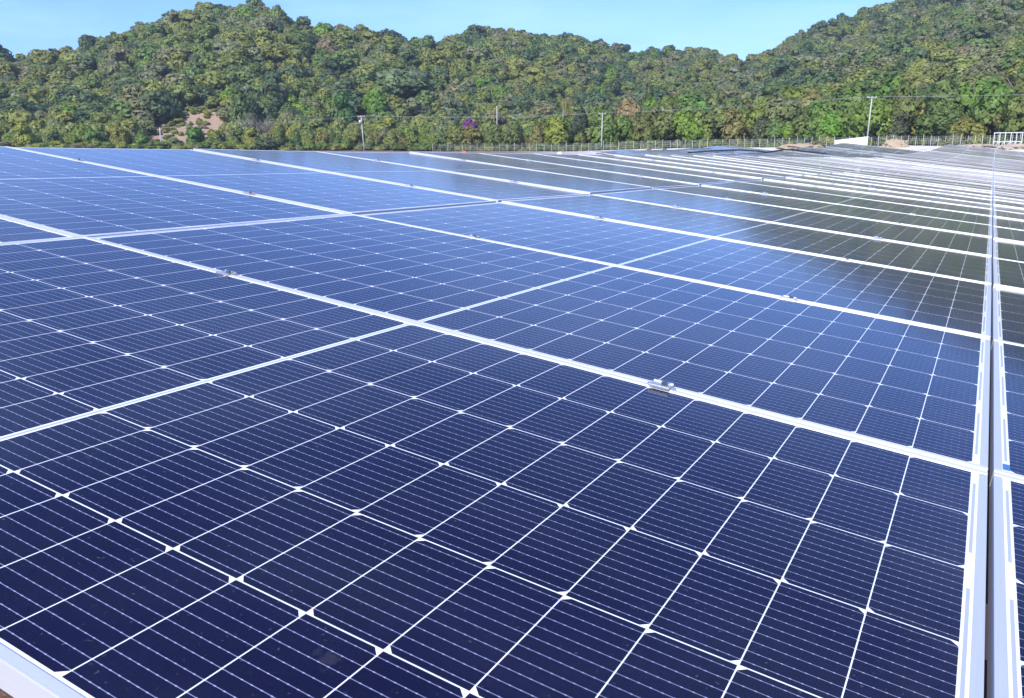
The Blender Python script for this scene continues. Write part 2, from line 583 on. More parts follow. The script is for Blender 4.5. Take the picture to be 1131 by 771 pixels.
# columns: plan offset u of the panel centre, measured up the slope from the gap
COLS = [(PL / 2, 'column left of the gap'),
        (PL + GAP + PL / 2, 'column on the raised left side'),
        (-RGAP - PL / 2, 'column right of the gap')]
def tpos(u, v, base=(0, 0, TOP), h=0.0):
    """u up the slope to the left of the gap, v along the rows, h above the panel plane"""
    return Vector((base[0] - u * math.cos(TAU) + h * math.sin(TAU), base[1] + v, base[2] + u * math.sin(TAU) + h * math.cos(TAU)))

F_ME, C_ME = frame_mesh(), cell_mesh()
rowr = random.Random(3)
for i in range(NROW):
    rx_row = rowr.gauss(0, 0.0042) if i > 2 else 0
    for k, (u, words) in enumerate(COLS):
        v = (i + 0.5) * PITCH + (0.012 if i == 0 else 0)
        o = empty('solar_panel', tpos(u, v), (rx_row + rowr.gauss(0, 0.0012), TAU + rowr.gauss(0, 0.0026), 0))
        f = link('frame', F_ME, o)
        c = link('cell_sheet', C_ME, o)
        shade = 'navy blue' if i < 3 else ('blue' if k == 1 and i < 5 else 'grey-looking' if i > 6 else 'blue')
        tag(o, '%s solar panel, %s from the near edge, %s' % (shade, ORD[i], words), 'solar panel', 'solar panels of the near array')
        if k == 2 and i == 1:
            st = MB()
            st.box((0, 0, 0), (0.0105, 0.030, 0.0006))
            st.obj('sticker', plain('blue_sticker', (0.05, 0.16, 0.42), 0.4, 0, 0.1, 30), o, (-PL / 2 + 0.0185, -PW / 2 + 0.036, -0.0013))

# rack under the near array: rails along the rows, cross beams, posts, and a clamp on every joint
CL_U = [0.558, 1.715, PL + GAP + 0.558, PL + GAP + 1.712, -RGAP - 0.563, -RGAP - 1.715]
def clamp_mesh():
    B = MB()
    B.box((0, 0, 0.0019), (0.040, 0.034, 0.003))
    B.box((0, 0.0135, 0.0045), (0.040, 0.003, 0.004))
    B.box((0, -0.0135, 0.0041), (0.040, 0.003, 0.003))
    B.box((0, 0, -0.016), (0.054, 0.014, 0.034))
    bmesh.ops.create_cone(B.bm, cap_ends=True, segments=6, radius1=0.0065, radius2=0.0065, depth=0.006, matrix=Matrix.Translation((0.006, 0, 0.0065)))
    for f in B.bm.faces:
        if len(f.verts) == 6 or (abs(f.calc_center_median().x - 0.006) < 0.0078 and f.calc_center_median().z > 0.0038 and abs(f.calc_center_median().y) < 0.0078 and f.calc_area() < 0.0001):
            f.material_index = 1
    return B.mesh('clamp', [MAT_CLAMP, MAT_BOLT])

def rack(name_label, base, u0, u1, v0, v1, rails, slope=0.0, step=3.5, group=None):
    R = empty('mounting_rack', (base[0], base[1], 0))
    tag(R, name_label, 'rack', group)
    off = Vector((base[0], base[1], 0))
    def T(u, v, h): return tpos(u, v, (base[0], base[1], base[2] + slope * v), h) - off
    for u in rails:
        B = MB()
        B.bar(T(u, v0, -0.056), T(u, v1, -0.056), 0.041, 0.050)
        B.obj('rail', MAT_GALV, R)
    v = v0 + 0.9
    while v < v1:
        B = MB()
        B.bar(T(u0, v, -0.130), T(u1, v, -0.130), 0.06, 0.08)
        B.obj('cross_beam', MAT_GALV, R)
        for u in (u0 + (u1 - u0) * 0.18, u0 + (u1 - u0) * 0.5, u0 + (u1 - u0) * 0.82):
            p = T(u, v, -0.175)
            d, az = polar(p.x + base[0], p.y + base[1])
            B = MB()
            B.bar((p.x, p.y, land(d, az) - 0.3), p, 0.08, 0.05)
            B.obj('post', MAT_GALV, R)
        v += step
    return R

RK = rack('galvanised steel rack holding up the near array of panels', (0, 0, TOP), -PL - GAP + 0.05, 2 * PL + GAP - 0.05, 0.02, NROW * PITCH - 0.04, CL_U)
CLM = clamp_mesh()
nclamp, far_clamps = 0, []
for i in range(1, NROW):
    for u in CL_U:
        M = Matrix.Translation(tpos(u, i * PITCH)) @ Matrix.Rotation(TAU, 4, 'Y')
        if nclamp < 96:
            o = link('clamp', CLM, RK)
            o.matrix_local = M
            nclamp += 1
        else: far_clamps.append(M)

# tables beyond the near one
FAR = []      # (distance, matrix)
def table(x0, y0, ncol_left, ncol_right, rows, drop=0.0, bumps=0.0, label='', seed=1):
    rr = random.Random(seed)
    def base_z(y):
        d, az = polar(x0, y)
        return land(d, az) + TOP + drop
    y1 = y0 + rows * PITCH
    sl = (base_z(y1) - base_z(y0)) / (y1 - y0)
    for i in range(rows):
        v = (i + 0.5) * PITCH
        b = base_z(y0 + v) if bumps else base_z(y0) + sl * v
        b += bumps * noise.noise(Vector((v * 0.11, seed * 3.3, 0.5)))
        s_here = sl if not bumps else (base_z(y0 + v + .6) - base_z(y0 + v - .6)) / 1.2 + bumps * (noise.noise(Vector(((v + .6) * 0.11, seed * 3.3, 0.5))) - noise.noise(Vector(((v - .6) * 0.11, seed * 3.3, 0.5)))) / 1.2
        rx = math.atan(s_here) + rr.gauss(0, 0.003)
        for k in range(-ncol_right, ncol_left):
            u = k * (PL + GAP) + PL / 2
            p = tpos(u, v, (x0, y0, b))
            M = Matrix.Translation(p) @ (Matrix.Rotation(TAU + rr.gauss(0, 0.003), 4, 'Y') @ Matrix.Rotation(rx, 4, 'X'))
            FAR.append(((p - CAM).length, M))
    ul, ur = ncol_left * (PL + GAP), -ncol_right * (PL + GAP)
    rails = [ur + (ul - ur) * t for t in (0.08, 0.36, 0.64, 0.92)]
    rack(label, (x0, y0, base_z(y0)), ur + 0.05, ul - 0.05, 0.1, rows * PITCH - 0.1, rails, sl, 7.0, 'racks of the far arrays')
Y2 = NROW * PITCH + 0.45
table(0, Y2, 2, 2, 30, label='steel rack under the far array straight beyond the near one', seed=2)
Y3 = Y2 + 30 * PITCH + 0.8
table(0, Y3, 2, 2, 26, label='steel rack under the last array before the pale strip', seed=3)
table(-7.4, 46, 4, 0, 26, drop=-0.45, bumps=0.25, label='steel rack under the far array left of the alley', seed=4)
table(-7.4, 79, 4, 0, 32, drop=-0.45, bumps=0.25, label='steel rack under the left array nearest the wire fence', seed=5)
table(-18.6, 62, 4, 0, 36, drop=-0.35, bumps=0.25, label='steel rack under the outermost left far array', seed=7)
table(12.4, Y2 + 6, 2, 2, 44, label='steel rack under the far right array', seed=6)
FAR.sort(key=lambda t: t[0])
n_ind = 300 - NROW * 3
proto = far_mesh('solar_panel', [Matrix.Identity(4)])
for d, M in FAR[:n_ind]:
    o = link('solar_panel', proto)
    o.matrix_world = M
    tag(o, 'small sunlit grey-white solar panel in the arrays beyond the near one', 'solar panel', 'solar panels of the far arrays')
o = link('solar_panel', far_mesh('solar_panel_far', [M for d, M in FAR[n_ind:]]))
tag(o, 'hazy pale sheet of distant solar panels towards the fence', 'solar panel', kind='stuff')

# ------------------------------------------------------------------ trees
def mat_leaf():
    M = NT('foliage')
    ti = M.n('Attribute', attribute_type='INSTANCER')
    ti.attribute_name = 'tint'
    lv = M.n('Attribute', attribute_type='GEOMETRY')
    lv.attribute_name = 'lv'
    h = M.n('HueSaturation')
    h.inputs['Saturation'].default_value = 1.08
    M.t.links.new(ti.outputs['Color'], h.inputs['Color'])
    M.t.links.new(lv.outputs['Fac'], h.inputs['Value'])
    col = h.outputs['Color']
    M.set(Base_Color=col, Roughness=0.55)
    M.b.inputs['Specular IOR Level'].default_value = 0.35
    tr = M.n('BsdfTranslucent')
    M.t.links.new(col, tr.inputs['Color'])
    mx = M.n('MixShader')
    mx.inputs[0].default_value = 0.46
    M.t.links.new(M.b.outputs[0], mx.inputs[1])
    M.t.links.new(tr.outputs[0], mx.inputs[2])
    M.t.links.new(mx.outputs[0], M.out.inputs['Surface'])
    return M.m
MAT_LEAF = mat_leaf()
MAT_BARK = plain('bark', (0.20, 0.16, 0.12), 0.9, 0, 0.3, 2)
MAT_PALEBARK = plain('pale_bark', (0.24, 0.20, 0.16), 0.9, 0, 0.2, 2)

def crown_mesh(name, seed, n=700, lobes=9, size=0.075, flat=1.0, open_=0.0):
    """leaf clumps through a crown of radius about 0.5 and height 0..1: many small bent faces round several uneven lobes"""
    r = np.random.default_rng(seed)
    cs, rs = [], []
    for k in range(lobes):
        a = r.uniform(0, 2 * np.pi)
        t = r.uniform(0.0, 1.0)
        rr = 0.30 * math.sqrt(r.uniform(0.05, 1)) * (1 - 0.55 * t)
        cs.append((rr * math.cos(a), rr * math.sin(a), 0.26 + 0.50 * t * flat))
        rs.append(r.uniform(0.14, 0.25) * (1.12 - 0.35 * t))
    cs, rs = np.array(cs), np.array(rs)
    V, F, LV, NN = [], [], [], []
    wts = rs ** 2 / (rs ** 2).sum()
    while len(F) < n:
        k = r.choice(lobes, p=wts)
        d = r.normal(size=3)
        d /= np.linalg.norm(d)
        if d[2] < -0.35 and r.random() < 0.7: continue
        fr = r.uniform(0.62, 1.08) if r.random() < 0.85 else r.uniform(0.2, 0.7)
        p = cs[k] + d * rs[k] * fr
        if p[2] < 0.02: continue
        dd = np.linalg.norm((p - cs) / rs[:, None], axis=1)
        if (np.delete(dd, k) < 0.6).any() and r.random() < 0.8: continue
        nn = d + r.normal(size=3) * 0.55 + np.array([0, 0, 0.25])
        nn /= np.linalg.norm(nn)
        a = np.cross(nn, r.normal(size=3))
        a /= np.linalg.norm(a)
        b = np.cross(nn, a)
        s = size * r.uniform(0.55, 1.35)
        o = len(V)
        for (x, y, z) in ((-1, -.55, 0), (.1, -.8, .25), (1, .1, -.05), (.2, .75, .2), (-.75, .5, -.1)):
            V.append(tuple(p + s * (x * a * r.uniform(.75, 1.2) + y * b * r.uniform(.75, 1.2) + z * nn)))
        F.append(tuple(range(o, o + 5)))
        ns = d * 0.9 + np.array([0, 0, 0.25]) + r.normal(size=3) * 0.28 + (p - np.array([0, 0, 0.45])) * 0.8
        ns /= np.linalg.norm(ns)
        NN += [tuple(ns)] * 5
        LV.append(float(np.clip(r.normal(1.0, 0.15), 0.6, 1.5)))
    me = bpy.data.meshes.new(name)
    me.from_pydata(V, [], F)
    at = me.attributes.new('lv', 'FLOAT', 'FACE')
    at.data.foreach_set('value', np.array(LV, dtype=np.float32))
    me.materials.append(MAT_LEAF)
    for q in me.polygons: q.use_smooth = True
    me.normals_split_custom_set_from_vertices(NN)
    return me

def trunk_mesh(seed, mat=None, bare=False):
    r = random.Random(seed)
    B = MB()
    lean = (r.uniform(-.05, .05), r.uniform(-.05, .05))
    top = Vector((lean[0], lean[1], 0.55))
    B.tube([(0, 0, -0.06), (lean[0] * .3, lean[1] * .3, 0.2), top], [0.030, 0.023, 0.014], 7)
    for k in range(8 if bare else 5):
        a = r.uniform(0, 6.28)
        z0 = r.uniform(0.22, 0.5)
        s = Vector((lean[0] * z0 / .55, lean[1] * z0 / .55, z0))
        ln = r.uniform(0.25, 0.42)
        e = s + Vector((math.cos(a) * ln * .75, math.sin(a) * ln * .75, ln * .8))
        m1 = s.lerp(e, .5) + Vector((0, 0, -.03))
        B.tube([s, m1, e], [0.013, 0.009, 0.004], 5)
        if bare:
            for q in range(9):
                f = r.uniform(.3, 1)
                s2 = s.lerp(e, f)
                a2 = a + r.uniform(-1.4, 1.4)
                l2 = r.uniform(.1, .22)
                e2 = s2 + Vector((math.cos(a2) * l2, math.sin(a2) * l2, l2 * r.uniform(.3, 1)))
                B.tube([s2, e2], [0.006, 0.0025], 4)
                for w_ in range(4):
                    s3 = s2.lerp(e2, r.uniform(.3, 1))
                    e3 = s3 + Vector((r.uniform(-.08, .08), r.uniform(-.08, .08), r.uniform(.02, .11)))
                    B.tube([s3, e3], [0.004, 0.002], 3, cap=False)
    return B.mesh('trunk', mat or MAT_BARK)

def palm_mesh(seed):
    r = np.random.default_rng(seed)
    V, F, LV = [], [], []
    for k in range(26):
        a = r.uniform(0, 2 * np.pi)
        el = r.uniform(-0.4, 1.2)
        ln = r.uniform(0.32, 0.46)
        dirh = np.array([math.cos(a), math.sin(a), 0])
        side = np.array([-math.sin(a), math.cos(a), 0])
        pts = []
        p = np.array([0, 0, 0.9])
        e = el
        for q in range(7):
            pts.append(p.copy())
            p = p + (dirh * math.cos(e) + np.array([0, 0, 1]) * math.sin(e)) * ln / 6
            e -= 0.27
        for q in range(6):
            for sgn in (-1, 1):
                for h in range(2):
                    c = pts[q] + (pts[q + 1] - pts[q]) * (h * .5)
                    c2 = c + (pts[q + 1] - pts[q]) * .38
                    tip = c + side * sgn * 0.10 * (1 - abs(q - 2.5) / 5) + (pts[q + 1] - pts[q]) * .9 + np.array([0, 0, -.035])
                    o = len(V)
                    V += [tuple(c), tuple(c2), tuple(tip)]
                    F.append((o, o + 1, o + 2))
                    LV.append(r.uniform(.7, 1.3))
    me = bpy.data.meshes.new('crown')
    me.from_pydata(V, [], F)
    me.attributes.new('lv', 'FLOAT', 'FACE').data.foreach_set('value', np.array(LV, dtype=np.float32))
    me.materials.append(MAT_LEAF)
    return me
def palm_trunk():
    B = MB()
    B.tube([(0, 0, -.05), (.02, 0, .3), (.01, .01, .62), (0, 0, .91)], [.022, .017, .015, .014], 8)
    return B.mesh('trunk', MAT_PALEBARK)

# forest sources (not in the scene themselves: the forest object instances them)
SRC = bpy.data.collections.new('forest_sources')
for k in range(7):
    me = crown_mesh('forest_crown', 100 + k, n=1300, lobes=9 + k % 5, size=0.052, flat=(1.0 if k % 3 else 0.75))
    o = bpy.data.objects.new('forest_crown_%02d' % k, me)
    SRC.objects.link(o)
NEAR_CR = [crown_mesh('crown', 200 + k, n=2200, lobes=11 + (k * 3) % 6, size=0.042, flat=(1.0 if k % 3 else 0.8)) for k in range(8)]
TRUNKS = [trunk_mesh(300 + k) for k in range(5)]
BARE = [trunk_mesh(330 + k, MAT_PALEBARK, True) for k in range(3)]
PALM_C, PALM_T = palm_mesh(5), palm_trunk()

TINTS = {'olive': (0.122, 0.143, 0.046), 'green': (0.088, 0.125, 0.040), 'dark': (0.060, 0.088, 0.040), 'grey': (0.118, 0.132, 0.070),
         'bright': (0.100, 0.158, 0.036), 'yellow': (0.150, 0.166, 0.046), 'brown': (0.142, 0.134, 0.076)}
WORDS = {'olive': 'olive green', 'green': 'mid green', 'dark': 'dark green', 'grey': 'dull grey-green', 'bright': 'bright green', 'yellow': 'yellowish green', 'brown': 'brownish dry'}

def where(x):
    if x < 178: return 'left of the dim pole'
    if x < 403: return 'between dim pole and lamp pole'
    if x < 664: return 'between lamp pole and middle pole'
    if x < 958: return 'between middle pole and right pole'
    return 'right of the right pole'

def px_of(p):
    q = CM.transposed() @ (Vector(p) - CAM)
    return 565.5 + FPX * q.x / -q.z, 385.5 - FPX * q.y / -q.z

def tree(p, h, wd, kind, label=None, group=None, cat='tree', crown=None, trunk=None, tint=None, seed=0):
    r = random.Random(seed)
    t = empty('palm_tree' if kind == 'palm' else 'bush' if cat == 'bush' else 'tree', p, (0, 0, r.uniform(0, 6.28)))
    tk = link('trunk', trunk or r.choice(TRUNKS), t)
    tk.scale = (h * 1.0, h * 1.0, h * 0.98)
    if crown is not False:
        c = link('crown', crown or r.choice(NEAR_CR), t)
        c.scale = (wd, wd, h)
        tc_ = tuple(2.0 * v * q for v, q in zip(tint or TINTS[kind], (1.08, 1.03, 1.0)))
        c['tint'] = tuple(v * r.uniform(.85, 1.15) for v in tc_)
    tag(t, label, cat, group)
    return t

special_zone = []       # (x, y, r) plan discs kept clear of scattered trees
def special(x, ytop, d, wpx, kind, label, hmin=None, base_hill=True, **kw):
    az = az_of(x)
    z0 = land(d, az)
    ztop = CAM.z + tanel(x, ytop) * d
    g = P_at(x, 160, d)
    h = max(ztop - z0, 2.0)
    wd = wpx / FPX * d / math.cos(rad(abs(az + 29)))
    special_zone.append((g.x, g.y, wd * 0.40))
    return tree((g.x, g.y, z0 - 0.1), h, wd, kind, label, seed=int(x), **kw)

special(270, 92, 250, 38, 'dark', 'dense dark green tree right beside the bare brown slide')
special(446, 68, 300, 84, 'grey', 'very large grey-green spreading tree above the white-lamped pole')
special(418, 92, 268, 46, 'bright', 'bright green leafy tree below the large grey spreading tree', tint=(0.09, 0.135, 0.032))
special(382, 98, 262, 34, 'dark', 'dark green tree left of the bright green tree on the lower slope', tint=(0.05, 0.09, 0.03))
special(475, 55, 402, 32, 'bright', 'small bright green crown near the saddle of the middle hill', tint=(0.10, 0.165, 0.03))
special(738, 95, 222, 56, 'bright', 'tall bright green tree right of the middle utility pole')
special(697, 100, 218, 44, 'brown', 'tan brown drying tree right beside the middle utility pole', tint=(0.16, 0.13, 0.065))
special(716, 82, 246, 22, 'dark', 'tall narrow dark tree rising behind the tan brown tree', tint=(0.06, 0.075, 0.03))
special(640, 112, 216, 26, 'dark', 'narrow blackish green tree left of the middle utility pole', tint=(0.045, 0.052, 0.026))
special(292, 149, 210, 40, 'dark', 'low dark green bush peeping over the panel edge below the bare tree', cat='bush')
special(1085, 128, 182, 30, 'yellow', 'yellow-green bush just left of the white metal frame')
special(912, 115, 196, 44, 'green', 'lush green leafy tree left of the white block wall', tint=(0.055, 0.115, 0.022))
special(1028, 116, 178, 44, 'green', 'full green tree behind the fence right of the right pole', tint=(0.065, 0.115, 0.032))
special(600, 48, 470, 30, 'dark', 'dark round crown standing on the middle hill below its crest', tint=(0.045, 0.07, 0.03))
special(292, 116, 234, 40, 'grey', 'leafless grey tree with spreading twigs on the lower left slope', crown=False, trunk=BARE[0])
special(940, 118, 205, 28, 'brown', 'dry brown sparse tree just left of the right pole', tint=(0.17, 0.14, 0.085))
PURPLE = (0.25, 0.095, 0.26)
def blossom(t, wd, h, z, tint):
    c = link('blossom', NEAR_CR[2], t, (0.1, 0, z))
    c.scale = (wd, wd, h)
    c['tint'] = tint
t_ = special(519, 130, 226, 24, 'grey', 'tree topped with vivid purple blossom between lamp pole and middle pole')
blossom(t_, 5.2, 4.6, 4.0, PURPLE)
t_ = special(772, 112, 228, 22, 'olive', 'tree with dull pinkish purple blossom right of the bright green tree', tint=(0.20, 0.12, 0.16))
for (x, yt, d) in ((622, 108, 228), (790, 104, 232), (1062, 86, 205), (1088, 84, 210), (1008, 92, 215)):
    special(x, yt, d, 26, 'palm', {622: 'palm with drooping fronds left of the middle pole', 790: 'palm beside the pinkish purple blossom tree', 1062: 'left one of two palms above the yellow-green bush', 1088: 'right one of two palms above the yellow-green bush', 1008: 'palm on the slope right of the right pole'}[x],
            crown=PALM_C, trunk=PALM_T, tint=(0.15, 0.17, 0.06))
n_special = len(special_zone)

def species(x, y, az, d, s):
    a = noise.noise(Vector((x * 0.012, y * 0.012, 9.1)))
    b = noise.noise(Vector((x * 0.03, y * 0.03, 2.2)))
    u = RNG.random() + 0.25 * a
    px = 565.5 + FPX * math.tan(rad(az + 29.17))
    belt = s <= 0.02
    if belt and px > 640:
        opts = (('green', .42), ('olive', .20), ('bright', .20), ('dark', .09), ('grey', .03), ('yellow', .06))
    elif belt:
        opts = (('olive', .48), ('yellow', .17), ('grey', .12), ('green', .17), ('brown', .02), ('dark', .04))
    elif px > 800:
        opts = (('grey', .28), ('olive', .30), ('green', .24), ('dark', .17), ('brown', .01))
    else:
        opts = (('olive', .42), ('grey', .18), ('green', .20), ('dark', .15), ('brown', .02), ('bright', .03))
    k = (RNG.random() * 0.65 + (0.5 + 0.5 * b) * 0.35)
    k = min(max((k - 0.15) / 0.7, 0), 0.999)
    acc = 0
    for n_, p_ in opts:
        acc += p_
        if k < acc: return n_
    return opts[0][0]

TREES = []
d = 168.0
while d < 760:
    sp = (4.4 if d < 235 else 3.5) + 0.0022 * (d - 168)
    dth = math.degrees(sp / d)
    a = -82 + RNG.random() * dth
    while a < 26:
        aa = a + RNG.uniform(-.42, .42) * dth
        dd = d + RNG.uniform(-.42, .42) * sp
        a += dth
        fd = float(np.interp(aa, F_AZ, F_D))
        d1 = float(np.interp(aa, D_AZ, D_D))
        if dd < fd + 5 or dd > d1 * 1.06: continue
        x, y = CAM.x + dd * math.sin(rad(aa)), CAM.y + dd * math.cos(rad(aa))
        if scar_f(x, y) > 0.0 or any(math.hypot(x - a * q_, y - b * q_) < r_ * .85 for a, b, r_ in SCARS for q_ in (.975, .95, .93)): continue
        if any(math.hypot(x - sx, y - sy) < sr for sx, sy, sr in special_zone): continue
        s = (dd - fd - 34) / (d1 - fd)
        px = 565.5 + FPX * math.tan(rad(aa + 29.17))
        kd = species(x, y, aa, dd, s)
        if dd < fd + 34:
            k = (dd - fd) / 34
            hmax = float(np.interp(px, (-200, 380, 480, 620, 760, 1131, 1400), (7.5, 7.5, 8.2, 10.0, 13.8, 14.2, 14.0)))
            h = hmax * (0.70 + 0.30 * k) * RNG.uniform(.58, 1.2)
            wd = h * RNG.uniform(.75, 1.05)
        else:
            h = RNG.choice((RNG.uniform(4.0, 6.0), RNG.uniform(4.5, 7.0), RNG.uniform(5, 7.5), RNG.uniform(7, 11))) * (1.12 if kd == 'dark' else 1)
            if s > .86: h = min(h, RNG.uniform(4.5, 6.8))
            wd = h * RNG.uniform(.95, 1.4)
        TREES.append((dd, aa, px, x, y, land(dd, aa) - 0.25, h, wd, kd, s))
    d += sp * 0.92
vis = sorted([t for t in TREES if -10 < t[2] < 1141], key=lambda t: t[0])
n_tree = 298 - n_special
chosen = set(id(t) for t in vis[:n_tree])
for t in vis[:n_tree]:
    dd, aa, px, x, y, z, h, wd, kd, s = t
    tree((x, y, z), h, wd, kd, '%s tree behind the fence, %s' % (WORDS[kd], where(px)), 'trees in the belt behind the fence, %s' % where(px), seed=int(x * 13 + y * 7))
rest = [t for t in TREES if id(t) not in chosen]

def build_forest(ts, name, label):
    me = bpy.data.meshes.new(name)
    me.from_pydata([(t[3], t[4], t[5] - 0.02 * t[6]) for t in ts], [], [])
    n = len(ts)
    me.attributes.new('pick', 'INT', 'POINT').data.foreach_set('value', np.array([RNG.randrange(7) for _ in ts], dtype=np.int32))
    me.attributes.new('scl', 'FLOAT_VECTOR', 'POINT').data.foreach_set('vector', np.array([(t[7], t[7], t[6]) for t in ts], dtype=np.float32).ravel())
    me.attributes.new('rot', 'FLOAT_VECTOR', 'POINT').data.foreach_set('vector', np.array([(RNG.uniform(-.12, .12), RNG.uniform(-.12, .12), RNG.uniform(0, 6.28)) for _ in ts], dtype=np.float32).ravel())
    tints = []
    for t in ts:
        c = TINTS[t[8]]
        v = 2.05 * RNG.uniform(.84, 1.16)
        wv = RNG.uniform(-.08, .08)
        tints.append((c[0] * v * (1.08 + wv), c[1] * v * 1.03, c[2] * v * (1 - wv), 1))
    me.attributes.new('tint', 'FLOAT_COLOR', 'POINT').data.foreach_set('color', np.array(tints, dtype=np.float32).ravel())
    o = link(name, me)
    g = bpy.data.node_groups.new('forest', 'GeometryNodeTree')
    g.interface.new_socket('Geometry', in_out='INPUT', socket_type='NodeSocketGeometry')
    g.interface.new_socket('Geometry', in_out='OUTPUT', socket_type='NodeSocketGeometry')
    N = g.nodes
    gi, go = N.new('NodeGroupInput'), N.new('NodeGroupOutput')
    ci = N.new('GeometryNodeCollectionInfo')
    ci.inputs['Collection'].default_value = SRC
    ci.inputs['Separate Children'].default_value = True
    ci.inputs['Reset Children'].default_value = True
    ip = N.new('GeometryNodeInstanceOnPoints')
    ip.inputs['Pick Instance'].default_value = True
    def na(name, typ):
        q = N.new('GeometryNodeInputNamedAttribute')
        q.data_type = typ
        q.inputs['Name'].default_value = name
        return q.outputs['Attribute']
    K = g.links.new
    K(gi.outputs[0], ip.inputs['Points'])
    K(ci.outputs[0], ip.inputs['Instance'])
    K(na('pick', 'INT'), ip.inputs['Instance Index'])
    K(na('rot', 'FLOAT_VECTOR'), ip.inputs['Rotation'])
    K(na('scl', 'FLOAT_VECTOR'), ip.inputs['Scale'])
    K(ip.outputs[0], go.inputs[0])
    md = o.modifiers.new('forest', 'NODES')
    md.node_group = g
    tag(o, label, name, kind='stuff')
    return o
build_forest(rest, 'forest', 'dense mixed green forest covering the hills')
UNDER = []
for q in range(620):
    aa = RNG.uniform(-62, 9)
    fd = float(np.interp(aa, F_AZ, F_D))
    dd = fd + RNG.uniform(1.2, 7.0)
    x, y = CAM.x + dd * math.sin(rad(aa)), CAM.y + dd * math.cos(rad(aa))
    h = RNG.uniform(1.0, 2.9)
    UNDER.append((dd, aa, 0, x, y, land(dd, aa) - 0.35, h, h * RNG.uniform(1.2, 2.0), RNG.choice(('olive', 'green', 'green', 'yellow', 'grey')), 0))
for q in range(90):
    a_, b_, r_ = RNG.choice(SCARS)
    t_ = RNG.uniform(0, 6.28)
    rr = r_ * RNG.uniform(.35, 1.25)
    x, y = a_ + rr * math.cos(t_), b_ + rr * math.sin(t_)
    dd, aa = polar(x, y)
    h = RNG.uniform(.7, 2.2)
    UNDER.append((dd, aa, 0, x, y, land(dd, aa) - 0.3, h, h * RNG.uniform(1.2, 1.9), RNG.choice(('olive', 'yellow', 'brown', 'green')), 0))
build_forest(UNDER, 'undergrowth', 'low brush behind the fence and scattered on the bare brown slide')

# ------------------------------------------------------------------ poles and wires
def pole(x, ytop, d, label, lamp=False, hidden_h=None, arm=True, lean=0.0):
    az = az_of(x)
    g = on_ground(x, d)
    ztop = CAM.z + tanel(x, ytop) * d
    h = ztop - g.z
    rot = (0, lean, rad(-az))
    R = empty('utility_pole', g, rot)
    tag(R, label, 'utility pole', 'utility poles along the fence')
    B = MB()
    B.tube([(0, 0, -.4), (0, 0, h * .5), (0, 0, h)], [.17, .145, .11], 12)
    B.obj('shaft', MAT_CONC, R)
    if arm:
        B = MB()
        B.box((0, -.14, h - .18), (1.7, .10, .11))
        B.obj('crossarm', MAT_CONC, R)
        for s in (-.72, 0, .72):
            B = MB()
            B.tube([(s, -.14, h - .12), (s, -.14, h - .02), (s, -.14, h + .06), (s, -.14, h + .10)], [.03, .07, .05, .02], 8)
            B.obj('insulator', MAT_WHITE, R)
    if lamp:
        B = MB()
        B.bar((0, 0, h - 1.3), (-.35, -.25, h - 1.15), .06, .06)
        B.obj('lamp_bracket', MAT_GALV, R)
        B = MB()
        B.tube([(-.30, -.30, h - 1.0), (-.36, -.33, h - 1.15), (-.40, -.35, h - 1.5), (-.40, -.35, h - 1.62)], [.10, .24, .26, .12], 10)
        B.obj('lamp_head', MAT_WHITE, R)
    M = Matrix.Translation(g) @ Matrix.Rotation(rad(-az), 4, 'Z') @ Matrix.Rotation(lean, 4, 'Y')
    return [M @ Vector((s, -.14, h + .06)) for s in (-.72, .72)]
PA = pole(178, 141, 225, 'dim slender pole standing before the bare brown slide', arm=False)
PB = pole(402, 128, 214, 'pale pole with a white lamp, leaning slightly, above the raised panel edge', lamp=True, lean=rad(-3.0))
PX = pole(549, 117, 243, 'thin pale pole topping the trees right of the purple tree', arm=False)
PC = pole(664.5, 125, 207, 'middle pale concrete pole with a crossarm behind the fence line')
PD = pole(957, 107, 181, 'tallest pale concrete pole rising beside the white block wall', lean=rad(1.5))
PE = pole(1420, 92, 160, 'pale concrete pole beyond the right edge')
def wire(a, b, sag, label, r=.014):
    B = MB()
    pts = []
    for k in range(25):
        t = k / 24
        p = a.lerp(b, t)
        p.z -= sag * 4 * t * (1 - t)
        pts.append(p)
    B.tube(pts, r, 5)
    tag(B.obj('power_line', MAT_CABLE), label, 'power line', 'power lines between the poles')
wire(PD[0], PE[0], 0.5, 'overhead wire running right from the right pole, farther strand')
wire(PD[1], PE[1], 0.6, 'overhead wire running right from the right pole, nearer strand')
wire(PC[0], PD[0], 0.25, 'overhead wire from the middle pole up to the right pole, upper strand')
wire(PC[1], PD[1], 0.4, 'overhead wire from the middle pole up to the right pole, lower strand')
wire(PB[0], PC[0], 0.5, 'overhead wire from the lamp pole to the middle pole, upper strand')
wire(PB[1], PC[1], 0.8, 'overhead wire from the lamp pole to the middle pole, lower strand')
wire(PA[0], PB[0], 0.4, 'overhead wire from the dim pole to the lamp pole, upper strand')
wire(PA[1], PB[1], 0.7, 'overhead wire from the dim pole to the lamp pole, lower strand')
PZ = P_at(-60, 150, 225)
wire(PZ + Vector((0, 0, .3)), PA[0], 0.8, 'overhead wire leaving the dim pole to the left')

